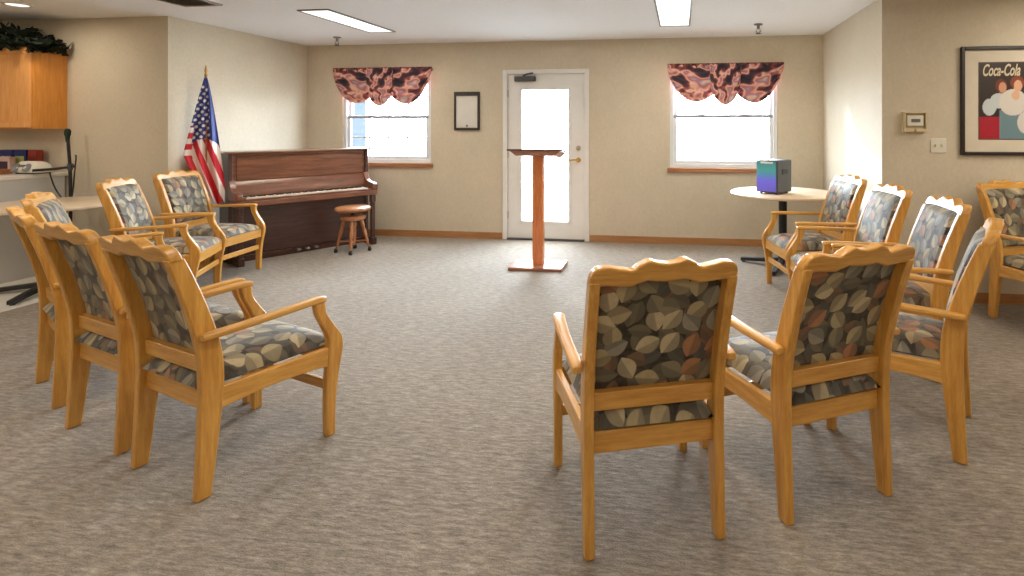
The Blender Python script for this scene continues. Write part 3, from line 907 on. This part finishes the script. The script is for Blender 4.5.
# garland on the cabinet
rg = random.Random(3)
g = thing('garland', 'dark green ivy garland lying along the top of the oak cabinet', 'garland', (KX-.3, YK-.17, 2.138))
b = NB()
for i in range(900):
    x = rg.uniform(-.55, .40)
    hgt = .19*(.72+.28*math.sin(x*15+1))*(1 if x < .12 else max(.12, 1-((x-.12)/.26)**1.3))
    y = rg.uniform(-.17, .14); z = min(hgt, .012+abs(rg.gauss(0, .5))*hgt)
    droop = (x > .30 and rg.random() < .6) or rg.random() < .10
    if droop: y, z = (-.19 if x < .30 else y), rg.uniform(-.06, .03)
    if x > .30 and droop: x = rg.uniform(.315, .37)
    d = Vector((rg.uniform(-1, 1), rg.uniform(-1, 1), rg.uniform(-.3, .9))).normalized(); a = d.cross(Vector((rg.uniform(-1, 1), rg.uniform(-1, 1), 1))).normalized()
    L, w = rg.uniform(.045, .085), rg.uniform(.02, .036)
    p0 = Vector((x, y, z)); nrm = d.cross(a)*.006
    pts = [p0, p0+d*L*.35+a*w, p0+d*L*.7+a*w*.6-nrm, p0+d*L-nrm, p0+d*L*.7-a*w*.6-nrm, p0+d*L*.35-a*w]
    if not droop:
        for q in pts: q.z = max(q.z, .004)
    else:
        for q in pts:
            if q.x < .305: q.y = min(q.y, -.155)
            else: q.x = max(q.x, .312)
    b.faces.new([b.verts.new(q) for q in pts])
obj('leaves', b, M['ivy'], g, smooth=False)
b = NB(); tube(b, [(x/20*.9-.52, .04*math.sin(x), .03+.018*math.sin(x*1.7)) for x in range(21)], .007, 6)
tube(b, [(-.14, -.05, .03), (-.11, -.06, .16), (-.15, -.06, .235)], .004, 6)
obj('stem', b, M['ivy'], g)

# radio
rd = thing('portable_radio', 'silver white portable radio standing on the counter', 'radio', (KX-.08, 4.36, .95), R(-4))
b = NB(); secs = []
for x in [-.135, -.12, -.09, -.03, .04, .095, .122, .135]:
    q = 1-(abs(x)/.14)**6*.55
    secs.append([(x, -.09*q, .012), (x, .09*q, .012), (x, .085*q, .075*q+.01), (x, .03, .105*q+.01), (x, -.045, .11*q+.01), (x, -.10*q, .055)])
loft(b, secs); obj('body', b, M['whiteplastic'], rd, bevel=.01)
for sx in (-.075, .06):
    b = NB(); lathe(b, [(.001, 0), (.042, 0), (.045, .006), (.038, .008), (.03, .004), (.001, .006)], n=24, M=Matrix.Translation((sx, -.088, .058)) @ Matrix.Rotation(R(58), 4, 'X')); obj('speaker_grille', b, M['grey'], rd)
b = NB(); bx(b, -.045, .02, -.006, .006, -.012, .012, Matrix.Translation((0, -.083, .075)) @ Matrix.Rotation(R(-35), 4, 'X')); obj('display', b, M['lcd'], rd)
b = NB()
bx(b, -.11, .10, -.07, .07, 0, .013)
obj('rubber_base', b, M['darkgrey'], rd)
# boxes and tray
def carton(x, y, w, d_, h, m, band, label, rot=0, group='food boxes on the counter'):
    t = thing('food_box', label, 'box', (x, y, .95), rot, group)
    b = NB(); bx(b, -w/2, w/2, -d_/2, d_/2, 0, h); obj('carton', b, m, t, bevel=.003, smooth=False)
    b = NB(); bx(b, -w*.36, w*.36, -d_/2-.0012, -d_/2, h*.25, h*.72); obj('printed_band', b, band, t, smooth=False)
Mblue = mat_plain('blue_carton', srgb(38, 48, 112), .5); Mred = mat_plain('red_carton', srgb(150, 50, 36), .5)
Mpink = mat_plain('pale_pink_carton', srgb(226, 196, 186), .5); Mgreen = mat_plain('yellow_green_print', srgb(176, 184, 110), .5)
carton(-6.49, 4.50, .15, .06, .215, Mblue, Mpink, 'blue food box with pale print at left end of the counter')
carton(-6.34, 4.505, .13, .06, .215, Mblue, Mgreen, 'blue food box with yellow green print, middle of three', .04)
carton(-6.205, 4.51, .10, .06, .215, Mred, mat_plain('dark_red_print', srgb(120, 34, 28), .5), 'red food box beside the blue ones on the counter', -.03)
carton(-6.42, 4.42, .16, .05, .15, Mpink, mat_plain('dark_print', srgb(70, 50, 70), .5), 'pale pink carton standing before the blue boxes')
ty = thing('serving_tray', 'small wooden tray at the front of the counter', 'tray', (-6.33, 4.22, .95))
b = NB(); bx(b, -.15, .15, -.09, .09, 0, .008); bx(b, -.15, .15, -.09, -.08, .008, .045); bx(b, -.15, .15, .08, .09, .008, .045); bx(b, -.15, -.14, -.08, .08, .008, .045); bx(b, .14, .15, -.08, .08, .008, .045)
obj('tray', b, M['stoolwood'], ty, bevel=.003, smooth=False)

# microphone stand beside the counter
ms = thing('microphone_stand', 'black microphone stand with boom leaning between counter and round table', 'microphone stand', (-5.72, 4.44, 0.004))
b = NB(); lathe(b, [(.001, 0), (.105, 0), (.105, .012), (.03, .028), (.001, .028)], n=24); obj('base', b, M['black'], ms)
b = NB(); tube(b, [(0, 0, .02), (0, 0, .6), (-.005, 0, 1.0), (-.03, 0, 1.27)], .013, 10); obj('pole', b, M['black'], ms)
b = NB(); tube(b, [(-.15, -.20, .985), (-.08, -.10, .99), (0.0, 0, 1.005), (.03, .01, 1.01)], .012, 8); obj('boom_arm', b, M['black'], ms)
b = NB(); lathe(b, [(.001, -.03), (.02, -.03), (.024, .03), (.001, .03)], c=(-.004, 0, 1.005), n=14); obj('clamp', b, M['darkgrey'], ms)
b = NB(); lathe(b, [(.001, 1.24), (.014, 1.24), (.018, 1.29), (.024, 1.31), (.026, 1.34), (.018, 1.362), (.001, 1.368)], c=(-.033, 0, 0), n=14); obj('microphone', b, mat_plain('dark_green_foam', srgb(26, 48, 34), .8), ms)
b = NB(); tube(b, spline([(-.16, -.055, .955), (-.1, -.05, .80), (0, -.04, .68), (.06, -.04, .70), (.07, -.02, .95), (.06, 0, 1.09), (.055, .0, 1.12)], 6), .006, 6); obj('cable', b, M['black'], ms)

# ------------------------------------------------------------------ outside
b = NB(); bx(b, -16, 12, D+T, 26, -.25, -.12)
struct('ground', b, mat_plain('pale_concrete', srgb(206, 204, 200), .9, scale=1.5))
hs = thing('shed', 'pale blue sided shed outside, at the left edge of the left window', 'building', (-10.45, 13.0, -.12))
s = NT('blue_siding'); v = s.coord(); sz = s.n('ShaderNodeSeparateXYZ'); s.l(v, sz.inputs[0])
st = s.math('FRACT', s.math('MULTIPLY', sz.outputs[2], 5.5))
msid = s.bsdf(s.ramp(st, [(0, srgb(22, 25, 30)), (.12, srgb(30, 34, 40)), (1, srgb(32, 37, 43))]), .8, spec=.1)
b = NB(); bx(b, -3, 1.45, 0, 1.68, 0, 2.25); obj('wall', b, msid, hs, smooth=False)
b = NB(); prism(b, [(-.15, 2.25), (1.73, 2.25), (.84, 2.75)], 'x', -3.1, 1.5); obj('roof', b, msid, hs, smooth=False)
b = NB(); bx(b, -.4, .4, -.03, 0, 1.0, 1.8); obj('window', b, M['white'], hs, smooth=False)

# ------------------------------------------------------------------ light
w = bpy.data.worlds.new('world'); bpy.context.scene.world = w; w.use_nodes = True
wt = w.node_tree; bg = wt.nodes['Background']
bg.inputs[0].default_value = (.78, .89, 1.0, 1); bg.inputs[1].default_value = 46.0

def area(name, loc, rot, sx, sy, power, col, portal=False, spread=None):
    ld = bpy.data.lights.new(name, 'AREA'); ld.shape = 'RECTANGLE'; ld.size = sx; ld.size_y = sy
    ld.energy = power; ld.color = col
    if portal: ld.cycles.is_portal = True
    if spread: ld.spread = spread
    o = bpy.data.objects.new(name, ld); C.objects.link(o); o.location = loc; o.rotation_euler = rot
    return o
for W in (W1, W2, (gx0, gx1, gz0, gz1)):
    area('window_portal', ((W[0]+W[1])/2, D+T+.02, (W[2]+W[3])/2), (R(-90), 0, 0), W[1]-W[0], W[3]-W[2], 1, (1, 1, 1), portal=True)
WARM = (1.0, .90, .75)
for (x, y) in ((-3.27, 5.07), (-.07, 5.08)):
    area('panel_and_fill_lamp', (x, y, H-.02), (0, 0, 0), .26, 1.08, 19, WARM)
for x in (-6.3, -3.27, -.07, 3.1):  # unseen overhead fill lamps, added to brighten the room; no fixtures behind them
    for y in (1.9, -1.2):
        area('panel_and_fill_lamp', (x, y, H-.02), (0, 0, 0), .28, 1.2, 25, WARM)
area('panel_and_fill_lamp', (3.1, 3.6, H-.02), (0, 0, 0), .28, 1.2, 28, WARM)  # another unseen lamp, added to lift the front right wall
area('downlight_lamp', (-5.66, 3.98, H-.03), (0, 0, 0), .12, .12, 6, (1.0, .86, .68))
# low sun slanting in through the right window onto the side wall
sd = bpy.data.lights.new('sun_beam', 'SPOT'); sd.energy = 9000; sd.spot_size = R(9.5); sd.spot_blend = .15; sd.shadow_soft_size = .3; sd.color = (.80, .90, 1)
so = bpy.data.objects.new('sun_beam', sd); C.objects.link(so)
src = Vector((-3.6, 14.4, 4.6)); tgt = Vector((1.604, 5.15, .95))
so.location = src; so.rotation_euler = (tgt-src).to_track_quat('-Z', 'Y').to_euler()

# ------------------------------------------------------------------ camera
cd = bpy.data.cameras.new('camera'); cam = bpy.data.objects.new('camera', cd); C.objects.link(cam)
cam.location = (0, 0, 1.391); cam.rotation_euler = (R(90), 0, R(7.76))
cd.sensor_width = 36; cd.sensor_fit = 'HORIZONTAL'; cd.lens = 547.2/1024*36
cd.shift_x = (512-606.8)/1024; cd.shift_y = (126.5-288)/1024
cd.clip_start = .05
sc = bpy.context.scene
sc.camera = cam
sc.view_settings.view_transform = 'Standard'
sc.view_settings.look = 'None'
sc.view_settings.exposure = 0
sc.cycles.max_bounces = 10; sc.cycles.diffuse_bounces = 6
sc.cycles.sample_clamp_indirect = 8
sc.cycles.use_denoising = True
